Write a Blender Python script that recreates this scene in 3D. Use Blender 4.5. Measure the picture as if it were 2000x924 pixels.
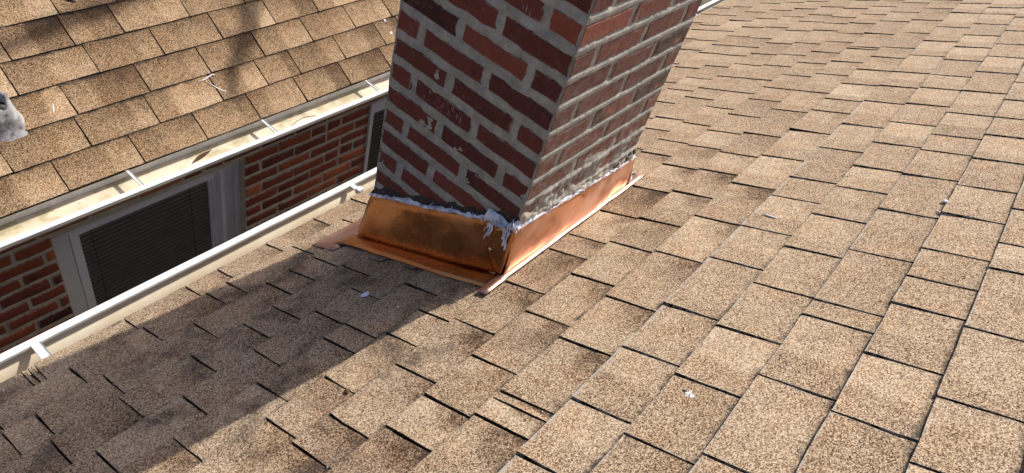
import bpy, math, random
from mathutils import Matrix, Vector, noise as mn
random.seed(7)
for o in list(bpy.data.objects):
    bpy.data.objects.remove(o, do_unlink=True)
scene = bpy.context.scene
col = scene.collection
rad = math.radians

# ------------------------------------------------------------------ camera
cam_d = bpy.data.cameras.new('camera')
cam_d.sensor_width = 36.0
cam_d.sensor_fit = 'HORIZONTAL'
cam_d.lens = 24.708
cam_d.clip_start = 0.01
cam_d.clip_end = 500
cam = bpy.data.objects.new('camera', cam_d)
col.objects.link(cam)
right = Vector((0.6237, -0.7449, 0.2369))
down = Vector((-0.4276, -0.5789, -0.6943))
fwd = Vector((0.6543, 0.3317, -0.6796))
CAM = Vector((-1.1088, -0.5583, 1.2905))
mw = Matrix.Identity(4)
for i in range(3):
    mw[i][0] = right[i]; mw[i][1] = -down[i]; mw[i][2] = -fwd[i]; mw[i][3] = CAM[i]
cam.matrix_world = mw
scene.camera = cam

# ------------------------------------------------------------------ world, sun, exposure
SUN_EL = rad(49)
SUN_AZ = rad(-8.4)          # angle from +X towards +Y
sun_dir = Vector((math.cos(SUN_EL) * math.cos(SUN_AZ), math.cos(SUN_EL) * math.sin(SUN_AZ), math.sin(SUN_EL)))
world = bpy.data.worlds.new('World')
scene.world = world
world.use_nodes = True
wn = world.node_tree
bg = wn.nodes['Background']
sky = wn.nodes.new('ShaderNodeTexSky')
sky.sky_type = 'NISHITA'
sky.sun_disc = False
sky.sun_elevation = SUN_EL
sky.air_density = 0.8
sky.dust_density = 4.0
sky.ozone_density = 0.5
sky.sun_rotation = rad(90) - SUN_AZ
wn.links.new(sky.outputs[0], bg.inputs[0])
bg.inputs[1].default_value = 0.15
sd = bpy.data.lights.new('sun', 'SUN')
sd.energy = 5.0
sd.angle = rad(0.53)
sd.color = (1.0, 0.93, 0.83)
sun = bpy.data.objects.new('sun', sd)
col.objects.link(sun)
sun.matrix_world = sun_dir.to_track_quat('Z', 'Y').to_matrix().to_4x4()
sun.location = sun_dir * 20
vs = scene.view_settings
vs.view_transform = 'Standard'
vs.look = 'None'
vs.gamma = 1
vs.use_curve_mapping = False
vs.exposure = 0.06

# ------------------------------------------------------------------ helpers
WM = {}

def put(o, parent=None, M=None):
    """link o with world matrix M under parent"""
    M = M or Matrix.Identity(4)
    col.objects.link(o)
    WM[o] = M
    if parent is not None:
        o.parent = parent
        o.matrix_parent_inverse = WM[parent].inverted()
    o.matrix_basis = M
    return o

def thing(name, label, cat, loc=(0, 0, 0), group=None):
    o = bpy.data.objects.new(name, None)
    o.empty_display_size = 0.05
    put(o, None, Matrix.Translation(Vector(loc)))
    tag(o, label, cat, group)
    return o

def tag(o, label=None, cat=None, group=None, kind=None):
    if label: o['label'] = label
    if cat: o['category'] = cat
    if group: o['group'] = group
    if kind: o['kind'] = kind
    return o

def mesh_of(name, V, F, mat, smooth=False, attrs=None, mi=None):
    me = bpy.data.meshes.new(name)
    me.from_pydata([tuple(v) for v in V], [], F)
    if isinstance(mat, tuple):
        for m in mat: me.materials.append(m)
    elif mat: me.materials.append(mat)
    if mi: me.polygons.foreach_set('material_index', mi)
    if smooth:
        me.polygons.foreach_set('use_smooth', [True] * len(me.polygons))
    if attrs:
        for k, vals in attrs.items():
            a = me.attributes.new(k, 'FLOAT_COLOR', 'POINT')
            a.data.foreach_set('color', [c for v in vals for c in v])
    me.update()
    return me

def obj(name, V, F, mat, parent=None, smooth=False, attrs=None, M=None, solid=None, recenter=True, mi=None):
    V = [Vector(v) for v in V]
    if M is None and recenter and V:
        c = Vector((sum(v.x for v in V) / len(V), sum(v.y for v in V) / len(V), min(v.z for v in V)))
        V = [v - c for v in V]
        M = Matrix.Translation(c)
    o = bpy.data.objects.new(name, mesh_of(name, V, F, mat, smooth, attrs, mi))
    put(o, parent, M)
    if solid:
        m = o.modifiers.new('solid', 'SOLIDIFY')
        m.thickness = solid
        m.offset = 0
    return o

class MB:
    def __init__(s): s.V = []; s.F = []
    def add(s, V, F):
        n = len(s.V); s.V += [Vector(v) for v in V]; s.F += [tuple(i + n for i in f) for f in F]
    def box(s, a, b, M=None):
        x0, y0, z0 = a; x1, y1, z1 = b
        V = [Vector(v) for v in ((x0,y0,z0),(x1,y0,z0),(x1,y1,z0),(x0,y1,z0),(x0,y0,z1),(x1,y0,z1),(x1,y1,z1),(x0,y1,z1))]
        if M: V = [M @ v for v in V]
        s.add(V, [(0,3,2,1),(4,5,6,7),(0,1,5,4),(1,2,6,5),(2,3,7,6),(3,0,4,7)])
    def tube(s, pts, rads, n=8, cap=True, flat=None):
        base = len(s.V); P = [Vector(p) for p in pts]
        for i, p in enumerate(P):
            t = (P[min(i + 1, len(P) - 1)] - P[max(i - 1, 0)]).normalized()
            up = Vector((0, 0, 1)) if abs(t.z) < .9 else Vector((1, 0, 0))
            a = t.cross(up).normalized(); b = a.cross(t)
            r = rads[i] if isinstance(rads, (list, tuple)) else rads
            for k in range(n):
                an = 2 * math.pi * k / n
                s.V.append(p + a * math.cos(an) * r + b * math.sin(an) * r)
        for i in range(len(P) - 1):
            for k in range(n):
                k2 = (k + 1) % n
                s.F.append((base + i*n + k, base + i*n + k2, base + (i+1)*n + k2, base + (i+1)*n + k))
        if cap:
            s.F.append(tuple(base + k for k in range(n))[::-1])
            s.F.append(tuple(base + (len(P)-1)*n + k for k in range(n)))
    def build(s, name, mat, parent=None, smooth=False, **k):
        return obj(name, s.V, s.F, mat, parent, smooth, **k)

def fbm(p, sc, oc=3):
    return mn.fractal(Vector(p) * sc, 1.0, 2.0, oc)   # about -1..1

# ------------------------------------------------------------------ node helper
class NT:
    def __init__(s, name):
        s.m = bpy.data.materials.new(name); s.m.use_nodes = True
        s.t = s.m.node_tree; s.N = s.t.nodes
        s.b = s.N['Principled BSDF']; s.out = s.N['Material Output']
    def n(s, typ, **k):
        x = s.N.new('ShaderNode' + typ)
        for a, v in k.items(): setattr(x, a, v)
        return x
    def l(s, a, b): s.t.links.new(a, b)
    def set(s, sock, v):
        if hasattr(v, 'is_linked') or isinstance(v, bpy.types.NodeSocket): s.l(v, sock)
        else: sock.default_value = v
    def math(s, op, a, b=0.0, clamp=False):
        x = s.n('Math', operation=op, use_clamp=clamp); s.set(x.inputs[0], a); s.set(x.inputs[1], b); return x.outputs[0]
    def mix(s, f, a, b, mode='MIX'):
        x = s.n('Mix', data_type='RGBA', blend_type=mode)
        s.set(x.inputs[0], f); s.set(x.inputs[6], a); s.set(x.inputs[7], b); return x.outputs[2]
    def ramp(s, f, stops, interp='LINEAR'):
        x = s.n('ValToRGB'); r = x.color_ramp; r.interpolation = interp
        while len(r.elements) < len(stops): r.elements.new(0.5)
        for e, (p, c) in zip(r.elements, stops):
            e.position = p; e.color = tuple(c) + ((1,) if len(c) == 3 else ())
        s.set(x.inputs[0], f); return x.outputs[0]
    def mr(s, v, a, b, c=0.0, d=1.0, smooth=True):
        x = s.n('MapRange', interpolation_type='SMOOTHSTEP' if smooth else 'LINEAR')
        for i, q in enumerate((v, a, b, c, d)): s.set(x.inputs[i], q)
        return x.outputs[0]
    def noise(s, vec, scale, detail=3, rough=.55, out=0):
        x = s.n('TexNoise'); s.l(vec, x.inputs['Vector']); x.inputs['Scale'].default_value = scale
        x.inputs['Detail'].default_value = detail; x.inputs['Roughness'].default_value = rough; return x.outputs[out]
    def vor(s, vec, scale, feature='F1', out='Color'):
        x = s.n('TexVoronoi', feature=feature); s.l(vec, x.inputs['Vector']); x.inputs['Scale'].default_value = scale; return x.outputs[out]
    def attr(s, name):
        x = s.n('Attribute'); x.attribute_name = name
        y = s.n('SeparateColor'); s.l(x.outputs['Color'], y.inputs[0]); return y.outputs
    def sep(s, c):
        y = s.n('SeparateColor'); s.l(c, y.inputs[0]); return y.outputs
    def obj(s): return s.n('TexCoord').outputs['Object']
    def pos(s): return s.n('NewGeometry').outputs['Position']
    def vadd(s, a, b, op='ADD'):
        x = s.n('VectorMath', operation=op); s.set(x.inputs[0], a); s.set(x.inputs[1], b); return x.outputs[0]
    def bump(s, h, strength, dist, prev=None):
        x = s.n('Bump'); x.inputs['Strength'].default_value = strength; x.inputs['Distance'].default_value = dist
        s.l(h, x.inputs['Height'])
        if prev: s.l(prev, x.inputs['Normal'])
        return x.outputs[0]
    def fin(s, base=None, rough=None, metal=None, normal=None, spec=None):
        I = s.b.inputs
        if base is not None: s.set(I['Base Color'], base if not isinstance(base, tuple) or len(base) == 4 else base + (1,))
        if rough is not None: s.set(I['Roughness'], rough)
        if metal is not None: s.set(I['Metallic'], metal)
        if normal is not None: s.l(normal, I['Normal'])
        if spec is not None: I['Specular IOR Level'].default_value = spec
        return s.m

# ------------------------------------------------------------------ materials
def mat_shingle(name, stops, stain, vdark):
    t = NT(name)
    tone = t.attr('tone'); tn2 = t.attr('tone2'); loc = t.attr('loc')   # loc: u, v, edge
    cmb = t.n('CombineXYZ')
    t.l(t.math('MULTIPLY', tn2[2], 7.0), cmb.inputs[0]); t.l(t.math('MULTIPLY', tn2[2], 13.0), cmb.inputs[1])
    v = t.vadd(t.obj(), cmb.outputs[0])
    vc = t.sep(t.vor(v, 520.0))
    vd = t.vor(v, 520.0, out='Distance')
    n1 = t.noise(v, 420.0, 2, .6)
    n2 = t.noise(v, 22.0, 3, .55)
    val = t.math('ADD', t.math('MULTIPLY', vc[0], .72), t.math('MULTIPLY', n1, .26))
    val = t.math('ADD', val, -.008 if not vdark else -.075)
    val = t.math('ADD', val, t.math('MULTIPLY', t.math('SUBTRACT', n2, .5), .20))
    val = t.math('ADD', val, t.math('MULTIPLY', t.math('SUBTRACT', tone[0], .5), .22))
    # printed colour blend: dark granule drop towards one upper corner of the tab
    dz = t.math('MULTIPLY', t.mr(loc[0], .35, 1.0), t.mr(loc[1], .15, .8))
    dz = t.math('MULTIPLY', dz, t.mr(t.noise(v, 30.0, 2), .3, .6, .35, 1.0))
    val = t.math('SUBTRACT', val, t.math('MULTIPLY', dz, t.math('MULTIPLY', tone[1], .43)))
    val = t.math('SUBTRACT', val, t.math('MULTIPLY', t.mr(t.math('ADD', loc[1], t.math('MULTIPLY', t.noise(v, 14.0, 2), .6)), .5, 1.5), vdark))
    # blend step inside the tab
    st = t.mr(t.math('ADD', loc[0], t.math('MULTIPLY', t.noise(v, 120.0, 1), .05)), t.math('SUBTRACT', tn2[0], .02), t.math('ADD', tn2[0], .10))
    val = t.math('ADD', val, t.math('MULTIPLY', t.math('MULTIPLY', st, t.math('SUBTRACT', tn2[1], .5)), .55))
    c = t.ramp(val, stops)
    # hue drift
    c = t.mix(t.math('MULTIPLY', t.mr(t.noise(v, 9.0, 2), .4, .7), .35), c, t.mix(1.0, c, (1.08, .90, .74, 1), 'MULTIPLY'))
    # lichen / soot staining with its own shape
    P = t.pos(); sx = t.n('SeparateXYZ'); t.l(P, sx.inputs[0])
    sm = t.math('MULTIPLY', t.mr(t.noise(P, 6.5, 5, .62), .51, .68), t.mr(sx.outputs[0], .5, -.2, stain[1], stain[0]))
    sm = t.math('MULTIPLY', sm, t.mr(sx.outputs[1], -.32, -.02))
    sm = t.math('MULTIPLY', sm, t.mr(t.noise(P, 190.0, 2), .36, .62, .45, 1.0))
    c = t.mix(sm, c, (.050, .036, .031, 1))
    # grit gathered along the foot of the next course
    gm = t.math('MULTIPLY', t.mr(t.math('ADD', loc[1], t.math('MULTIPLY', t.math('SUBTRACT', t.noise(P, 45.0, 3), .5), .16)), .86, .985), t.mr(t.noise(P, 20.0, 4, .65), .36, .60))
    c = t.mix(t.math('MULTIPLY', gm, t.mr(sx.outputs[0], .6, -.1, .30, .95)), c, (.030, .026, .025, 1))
    # worn edges: grey fibre and bare asphalt
    ew = t.math('MULTIPLY', loc[2], t.mr(t.noise(P, 55.0, 3), .34, .6))
    c = t.mix(t.math('MULTIPLY', ew, t.mr(tone[2], 0, 1, .35, .95)), c, t.mix(t.mr(t.math('ADD', t.noise(P, 130.0, 2), t.math('MULTIPLY', tone[2], .26)), .50, .68), (.028, .025, .024, 1), (.40, .38, .35, 1)))
    h = t.math('ADD', t.math('MULTIPLY', vd, -1.0), t.math('MULTIPLY', n1, .8))
    nb = t.bump(h, .4, .0010)
    return t.fin(c, .92, 0, nb, .25)

NEAR_ST = [(.10, (.042, .025, .016)), (.27, (.147, .093, .058)), (.44, (.278, .195, .125)), (.61, (.405, .307, .209)), (.88, (.61, .505, .378))]
FAR_ST = [(.13, (.042, .026, .015)), (.30, (.146, .088, .047)), (.48, (.275, .182, .104)), (.66, (.40, .286, .173)), (.92, (.61, .48, .335))]
M_sh1 = mat_shingle('shingle_tan', NEAR_ST, (.9, .03), 0.0)
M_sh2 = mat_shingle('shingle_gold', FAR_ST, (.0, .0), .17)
def mat_edge():
    t = NT('shingle_cut_edge'); tone = t.attr('tone'); P = t.pos()
    f = t.math('MULTIPLY', t.mr(t.noise(P, 70.0, 3), .40, .62), tone[2])
    return t.fin(t.mix(f, (.016, .014, .013, 1), (.30, .285, .26, 1)), .95, 0, None, .2)
M_edge = mat_edge()

def mat_brick(name, stops, haze, mort=(.33, .31, .275, 1), wash=0.0):
    t = NT(name)
    tone = t.attr('tone'); loc = t.attr('loc')
    cmb = t.n('CombineXYZ'); t.l(t.math('MULTIPLY', tone[1], 9.0), cmb.inputs[0]); t.l(t.math('MULTIPLY', tone[0], 5.0), cmb.inputs[2])
    v = t.vadd(t.obj(), cmb.outputs[0])
    n1 = t.noise(v, 26.0, 5, .6); n2 = t.noise(v, 170.0, 3, .6)
    f = t.math('ADD', tone[0], t.math('MULTIPLY', t.math('SUBTRACT', n1, .5), .45))
    f = t.math('ADD', f, t.math('MULTIPLY', t.math('SUBTRACT', n2, .5), .22))
    c = t.ramp(f, stops)
    # spalled orange spots
    sp = t.math('MULTIPLY', t.mr(t.noise(v, 34.0, 3), .66, .72), t.mr(tone[2], .35, .6))
    c = t.mix(sp, c, (.34, .085, .035, 1))
    # soot
    so = t.math('MULTIPLY', t.mr(t.noise(v, 13.0, 4), .56, .70), t.mr(tone[1], .55, .75))
    c = t.mix(t.math('MULTIPLY', so, .8), c, (.014, .012, .012, 1))
    # pale lime runs scratched downwards
    mp = t.n('Mapping'); t.l(v, mp.inputs[0]); mp.inputs['Scale'].default_value = (260, 260, 30)
    ef = t.math('MULTIPLY', t.mr(t.noise(mp.outputs[0], 1.0, 2), .58, .68), t.mr(tone[2], .84, .90))
    ef = t.math('MULTIPLY', ef, t.mr(t.noise(v, 22.0, 2), .50, .60))
    c = t.mix(t.math('MULTIPLY', ef, .75), c, (.48, .42, .42, 1))
    # mortar haze along the arrises
    hz = t.math('MULTIPLY', loc[2], t.mr(t.noise(v, 60.0, 5, .7), .40, .54))
    c = t.mix(t.math('MULTIPLY', hz, haze), c, mort)
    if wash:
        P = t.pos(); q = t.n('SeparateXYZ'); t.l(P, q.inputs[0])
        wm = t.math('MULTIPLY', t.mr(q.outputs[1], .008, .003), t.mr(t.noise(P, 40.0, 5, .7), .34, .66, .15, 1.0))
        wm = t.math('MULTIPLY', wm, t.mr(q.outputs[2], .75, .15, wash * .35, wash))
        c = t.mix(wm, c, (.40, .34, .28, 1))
    c = t.mix(t.math('MULTIPLY', t.mr(t.noise(v, 55.0, 4, .7), .56, .70), .35), c, (.20, .15, .14, 1))
    pit = t.mr(t.vor(v, 120.0, out='Distance'), .0, .22)
    h = t.math('ADD', t.math('MULTIPLY', n2, 1.0), t.math('ADD', t.math('MULTIPLY', n1, 1.4), t.math('MULTIPLY', pit, .35)))
    return t.fin(c, .88, 0, t.bump(h, .55, .0014), .3)

CH_ST = [(.0, (.018, .013, .013)), (.16, (.070, .022, .018)), (.45, (.130, .037, .029)), (.75, (.175, .049, .036)), (1.0, (.25, .068, .040))]
NB_ST = [(.0, (.05, .022, .018)), (.25, (.15, .041, .026)), (.55, (.29, .072, .036)), (.85, (.50, .140, .055)), (1.0, (.56, .18, .07))]
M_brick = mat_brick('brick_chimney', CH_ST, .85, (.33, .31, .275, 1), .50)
M_brick2 = mat_brick('brick_neighbour', NB_ST, .85, (.36, .32, .25, 1))

def mat_mortar(name, a, b, sc=1.0):
    t = NT(name); v = t.pos()
    n1 = t.noise(v, 30 * sc, 5, .65); n2 = t.noise(v, 320, 3, .6)
    c = t.ramp(t.math('ADD', t.math('MULTIPLY', n1, .7), t.math('MULTIPLY', n2, .3)), [(.28, a), (.50, tuple((x + y) / 2 for x, y in zip(a, b))), (.68, b)])
    gr = t.mr(t.noise(v, 90, 3), .68, .76)
    c = t.mix(t.math('MULTIPLY', gr, .7), c, (.06, .055, .05, 1))
    h = t.math('ADD', n1, t.math('MULTIPLY', n2, .5))
    return t.fin(c, .92, 0, t.bump(h, .6, .003), .25)
M_mortar = mat_mortar('mortar_grey', (.19, .184, .165), (.47, .46, .42))
M_mortar2 = mat_mortar('mortar_buff', (.42, .37, .275), (.68, .61, .47))
M_smear = mat_mortar('mortar_crumble', (.20, .18, .15), (.56, .52, .44), 2.2)

def mat_tar():
    t = NT('old_tar'); v = t.pos(); n = t.noise(v, 85, 4, .7)
    c = t.ramp(n, [(.40, (.008, .007, .007)), (.56, (.025, .020, .018)), (.66, (.10, .08, .07)), (.76, (.24, .21, .19))])
    return t.fin(c, t.mr(n, .3, .7, .35, .95), 0, t.bump(n, .9, .006), .5)
M_tar = mat_tar()

def mat_copper(name, cols, r0, r1, cloud):
    t = NT(name); v = t.pos()
    n1 = t.noise(v, 9, 4, .6); n2 = t.noise(v, 55, 3, .6); n3 = t.noise(v, 4.5, 3)
    c = t.ramp(n1, [(.30, cols[0]), (.50, cols[1]), (.70, cols[2])])
    c = t.mix(t.math('MULTIPLY', t.mr(n2, .58, .75), .35), c, cols[0] + (1,))
    cl = t.mr(n3, .48, .66)
    r = t.math('ADD', t.mr(n1, .3, .7, r0, r1), t.math('MULTIPLY', cl, cloud))
    sc = t.n('Mapping'); t.l(v, sc.inputs[0]); sc.inputs['Scale'].default_value = (400, 25, 40)
    r = t.math('ADD', r, t.math('MULTIPLY', t.mr(t.noise(sc.outputs[0], 1.0, 2), .55, .75), .10))
    c = t.mix(t.math('MULTIPLY', cl, cloud), c, (.80, .56, .42, 1))
    return t.fin(c, r, 1.0, t.bump(t.math('ADD', t.noise(v, 14, 2), t.math('MULTIPLY', n2, .06)),   .22, .012))
M_copper = mat_copper('copper_shade_tone', ((.42, .19, .075), (.53, .25, .105), (.60, .31, .15)), .20, .30, .05)  # shaded copy of the copper: the shade is toned into the colour
M_copper_b = mat_copper('copper_sunlit_tone', ((.66, .33, .19), (.80, .46, .31), (.86, .56, .42)), .26, .42, .45)  # lit copy of the same copper: sun brightness put into the colour
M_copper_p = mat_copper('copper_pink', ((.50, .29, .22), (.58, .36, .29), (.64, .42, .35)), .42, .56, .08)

def mat_sealant():
    t = NT('clear_sealant'); v = t.pos(); n = t.noise(v, 42, 2, .5)
    c = t.ramp(n, [(.32, (.50, .57, .76)), (.5, (.70, .76, .90)), (.7, (.86, .89, .95))])
    t.b.inputs['Subsurface Weight'].default_value = .35
    t.b.inputs['Subsurface Radius'].default_value = (.006, .008, .012)
    t.b.inputs['Coat Weight'].default_value = .6
    t.b.inputs['Alpha'].default_value = 1
    t.l(t.mr(t.noise(v, 38, 3, .6), .34, .58, .40, .96), t.b.inputs['Alpha'])
    return t.fin(c, .14, 0, t.bump(n, .4, .004), .6)
M_seal = mat_sealant()

def mat_simple(name, a, b, sc, rough, bumpd=.001, metal=0, spec=.4, det=4, lo=.35, hi=.65):
    t = NT(name); v = t.pos(); n = t.noise(v, sc, det, .6)
    c = t.ramp(n, [(lo, a), (hi, b)])
    return t.fin(c, rough, metal, t.bump(n, .4, bumpd), spec)
M_lip = mat_simple('white_aluminium', (.62, .62, .62), (.76, .765, .77), 26, .32, .0006, 0, .5)
M_frame = mat_simple('white_vinyl', (.78, .78, .81), (.86, .86, .89), 7, .42, .0004, 0, .45)
M_capping = mat_simple('grey_capping', (.70, .70, .72), (.78, .78, .80), 6, .38, .0005, 0, .5)
M_deck = mat_simple('roof_felt', (.012, .010, .010), (.035, .030, .027), 60, .95)
M_lead = mat_simple('lead_tab', (.13, .13, .14), (.24, .24, .26), 40, .42, .001, .7)
M_white = mat_simple('white_scrap', (.70, .72, .76), (.86, .86, .88), 60, .35, .001)
M_blue = mat_simple('pale_scrap', (.60, .68, .84), (.74, .80, .92), 60, .30, .001)
M_slat = mat_simple('blind_slat', (.62, .63, .65), (.70, .71, .73), 8, .55, .0002)
M_slat2 = mat_simple('louvre_slat', (.50, .51, .52), (.60, .61, .62), 8, .5, .0002)
M_dark = mat_simple('dark_room', (.006, .006, .006), (.012, .011, .011), 5, .9)
M_cement = mat_simple('vent_cement', (.08, .08, .085), (.36, .36, .37), 24, .85, .006, 0, .3, 5, .34, .58)
M_black = mat_simple('black_rubber', (.012, .012, .012), (.03, .03, .03), 40, .6)
M_leaf = mat_simple('dry_leaf', (.05, .022, .012), (.12, .055, .025), 60, .7)
M_wood = mat_simple('twig_bark', (.07, .05, .035), (.16, .12, .085), 40, .85, .004)
M_bark = mat_simple('tree_bark', (.06, .048, .038), (.13, .105, .085), 14, .9, .02)
M_siding = mat_simple('cream_wall', (.50, .46, .38), (.58, .54, .46), 4, .7)
M_ground = mat_simple('yard_ground', (.05, .055, .03), (.13, .11, .075), 3, .95, .02)
M_debris = mat_simple('grey_debris', (.24, .22, .20), (.58, .55, .50), 130, .8, .003)
M_pink = mat_simple('pink_chip', (.55, .30, .24), (.66, .40, .32), 60, .6)

M_splat = mat_simple('speckled_sealant', (.16, .13, .10), (.70, .71, .73), 210, .6, .002, 0, .4, 3, .38, .52)

def mat_trough(dirty):
    t = NT('trough_cream%d' % dirty); v = t.pos()
    n1 = t.noise(v, 7, 4, .6); n2 = t.noise(v, 48, 4, .6); loc = t.attr('loc')
    c = t.ramp(n1, [(.3, (.60, .50, .37)), (.5, (.68, .59, .46)), (.7, (.74, .67, .55))])
    gr = t.math('MULTIPLY', t.mr(loc[0], .62, .95), t.mr(t.noise(v, 16, 5, .65), .30, .62))
    c = t.mix(t.math('MULTIPLY', gr, .7 if dirty else .3), c, (.17, .135, .10, 1))
    al = t.math('MULTIPLY', t.mr(loc[0], .52, .66), t.mr(loc[0], .84, .7))
    al = t.math('MULTIPLY', al, t.mr(t.noise(v, 11, 4), .46, .62))
    c = t.mix(t.math('MULTIPLY', al, .6 if dirty else .1), c, (.24, .22, .08, 1))
    sp = t.mr(n2, .68, .76)
    c = t.mix(t.math('MULTIPLY', sp, .55), c, (.10, .075, .05, 1))
    return t.fin(c, t.mr(n1, .3, .7, .30, .5), 0, t.bump(n2, .25, .001), .45)
M_trough1 = mat_trough(0)
M_trough2 = mat_trough(1)

def mat_glass():
    t = NT('window_glass')
    tr = t.n('BsdfTransparent'); tr.inputs[0].default_value = (.85, .86, .85, 1)
    gl = t.n('BsdfGlossy'); gl.inputs['Roughness'].default_value = .02
    lw = t.n('Fresnel'); lw.inputs[0].default_value = 1.45
    mx = t.n('MixShader'); t.l(lw.outputs[0], mx.inputs[0]); t.l(tr.outputs[0], mx.inputs[1]); t.l(gl.outputs[0], mx.inputs[2])
    t.l(mx.outputs[0], t.out.inputs[0])
    return t.m
M_glass = mat_glass()

# ------------------------------------------------------------------ ground
obj('ground', [(-40, -40, -4.6), (40, -40, -4.6), (40, 40, -4.6), (-40, 40, -4.6)], [(0, 1, 2, 3)], M_ground, recenter=False)['kind'] = 'structure'

# ------------------------------------------------------------------ near house, roof and shingles
PITCH = 0.5005
ca, sa = math.cos(PITCH), math.sin(PITCH)
TA = math.tan(PITCH)
def RP(x, y, n=0.0):                      # point on the near roof by plan position, n off the plane
    return Vector((x, y + sa * n, -TA * y + ca * n))
FR1 = (Vector((0, 0, 0)), Vector((1, 0, 0)), Vector((0, -ca, sa)), Vector((0, sa, ca)), -1)

house = thing('house', 'near house with a worn tan shingle roof around the brick chimney', 'house', (0, -2.0, -4.6))
EAVE = lambda x: -.812 - .034 * x
NEARB = [None, -.69, -.567, -.435, -.305, -.185, -.06, .05, .178, .307, .44, .573, .706, .843, .974, 1.108]
FARB = [None, -.78, -.645, -.505, -.37, -.237, -.10, .033, .165, .303, .443, .58, .717, .85, .985, 1.12]
def bound(k, x):
    if k == 0: return EAVE(x)
    t = max(-.35, min(1.15, (x + .6) / 3.4))
    if k < 16: return NEARB[k] + (FARB[k] - NEARB[k]) * t
    return NEARB[15] + .012 * t + .134 * (k - 15)
SLITS = {
0: [-0.88,-0.867,-0.852,-0.627,-0.451,-0.348,-0.178,0.007,0.169,2.822,3.038,3.218,3.474],
1: [-0.981,-0.805,-0.622,-0.441,-0.379,-0.15,0.045,2.436,2.631,2.742,2.996,3.238],
2: [-0.988,-0.923,-0.775,-0.543,-0.325,-0.249,-0.168,1.941,2.197,2.387,2.6,2.848,3.076,3.324],
3: [-0.938,-0.792,-0.622,-0.479,-0.392,-0.164,1.642,1.876,2.136,2.293,2.482,2.683,2.891,3.106,3.328],
4: [-0.897,-0.713,-0.533,-0.354,-0.236,1.373,1.715,1.909,2.104,2.262,2.436,2.674,2.929,3.132,3.337],
5: [-0.792,-0.6,-0.419,-0.355,1.068,1.191,1.445,1.572,1.753,1.946,2.133,2.336,2.597,2.799,2.96,3.168,3.38],
6: [-0.84,-0.659,-0.512,-0.334,-0.228,0.847,0.97,1.152,1.347,1.546,1.733,1.942,2.129,2.34,2.598,2.753,2.895,3.109,3.327],
7: [-0.673,-0.586,-0.406,-0.219,-0.035,0.147,0.24,0.398,0.582,0.769,0.947,1.1,1.277,1.468,1.621,1.804,1.999,2.18,2.37,2.536,2.747,2.951,3.142],
8: [-0.55,-0.448,-0.304,-0.119,0.065,0.244,0.396,0.589,0.765,0.917,1.105,1.365,1.597,1.836,2.029,2.243,2.275,2.523,2.783,2.988,3.217],
9: [-0.44,-0.387,-0.364,-0.167,0.013,0.243,0.46,0.698,0.926,1.168,1.381,1.519,1.716,1.915,2.109,2.272,2.541,2.798,3.058],
10: [-0.316,-0.135,0.04,0.269,0.451,0.652,0.79,1.036,1.263,1.513,1.705,1.896,2.145,2.387,2.644,2.94,3.161],
11: [-0.348,-0.165,0.016,0.2,0.387,0.577,0.764,0.92,1.119,1.314,1.512,1.701,1.866,2.084,2.287,2.491,2.7,2.903,3.042,3.266],
12: [-0.327,-0.098,0.124,0.19,0.426,0.66,0.899,1.09,1.227,1.44,1.682,1.923,2.139,2.338,2.563,2.826],
13: [-0.134,0.051,0.239,0.356,0.49,0.68,0.864,1.06,1.257,1.421,1.603,1.803],
14: [-0.017,0.208,0.452,0.573]}

def tab_geo(x0, x1, bl, bu, sg, rng, E_over=.018, gap=.0022, bw=.004):
    """one shingle tab: top skin, three cut edges; local (x, s*sg, n)"""
    x0 += gap * rng.uniform(.75, 1.35); x1 -= gap * rng.uniform(.75, 1.35)
    w = x1 - x0
    e = min(.004, w * .2)
    nin = 2 if w > .1 else (1 if w > .04 else 0)
    us = [0, e / w] + [(i + 1) / (nin + 1) for i in range(nin)] + [1 - e / w, 1]
    V = []; L = []; nu = len(us)
    lift = [rng.uniform(-.0004, .0022), rng.uniform(-.0004, .0022)]
    if rng.random() < .12: lift[rng.randrange(2)] += .003
    E0 = bu(x0) - bl(x0)
    vsd = [0, bw, E0 * .4, E0 * .75, E0, E0 + E_over]
    nvr = len(vsd) - 1
    tl, tr_ = rng.uniform(-.0016, .0016), rng.uniform(-.0016, .0016)
    for j, dv in enumerate(vsd):
        for i, u in enumerate(us):
            x = x0 + u * w
            El = bu(x) - bl(x)
            s = bl(x) + dv * (El / E0)
            f = dv / E0
            n = .0024 * max(0, 1 - u / .35) + .0112 - .0056 * f + (lift[0] * (1 - u) + lift[1] * u) * max(0, 1 - f * 1.4) + rng.uniform(-.0004, .0004)
            jx = (rng.uniform(-.0011, .0011) + (tl if i == 0 else tr_) * (f - .5) + (-1 if i == 0 else 1) * .0012 * (f - .3)) if i in (0, nu - 1) else 0
            js = rng.uniform(-.0014, .0014) if j == 0 else 0
            V.append(Vector((x + jx, (s + js), n)))
            L.append((u, min(1, max(0, f)), 1.0 if j == 0 else (.35 if i in (0, nu - 1) else 0.0), 1))
    F = []
    for j in range(nvr):
        for i in range(nu - 1):
            a = j * nu + i; F.append((a, a + 1, a + 1 + nu, a + nu))
    # edges
    ntop = len(F)
    ring = [j * nu for j in range(nvr, -1, -1)] + list(range(1, nu)) + [j * nu + nu - 1 for j in range(1, nvr + 1)]
    b = len(V)
    for r in ring:
        q = V[r].copy(); butt = nvr < ring.index(r) < nvr + nu - 1
        q.z = q.z - .0054 if butt else -.0012
        V.append(q); L.append((L[r][0], L[r][1], 1, 1))
    for i in range(len(ring) - 1):
        F.append((ring[i], b + i, b + i + 1, ring[i + 1]))
    V = [Vector((v.x, v.y * sg, v.z)) for v in V]
    if sg < 0: F = [f[::-1] for f in F]
    return V, F, L

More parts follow.
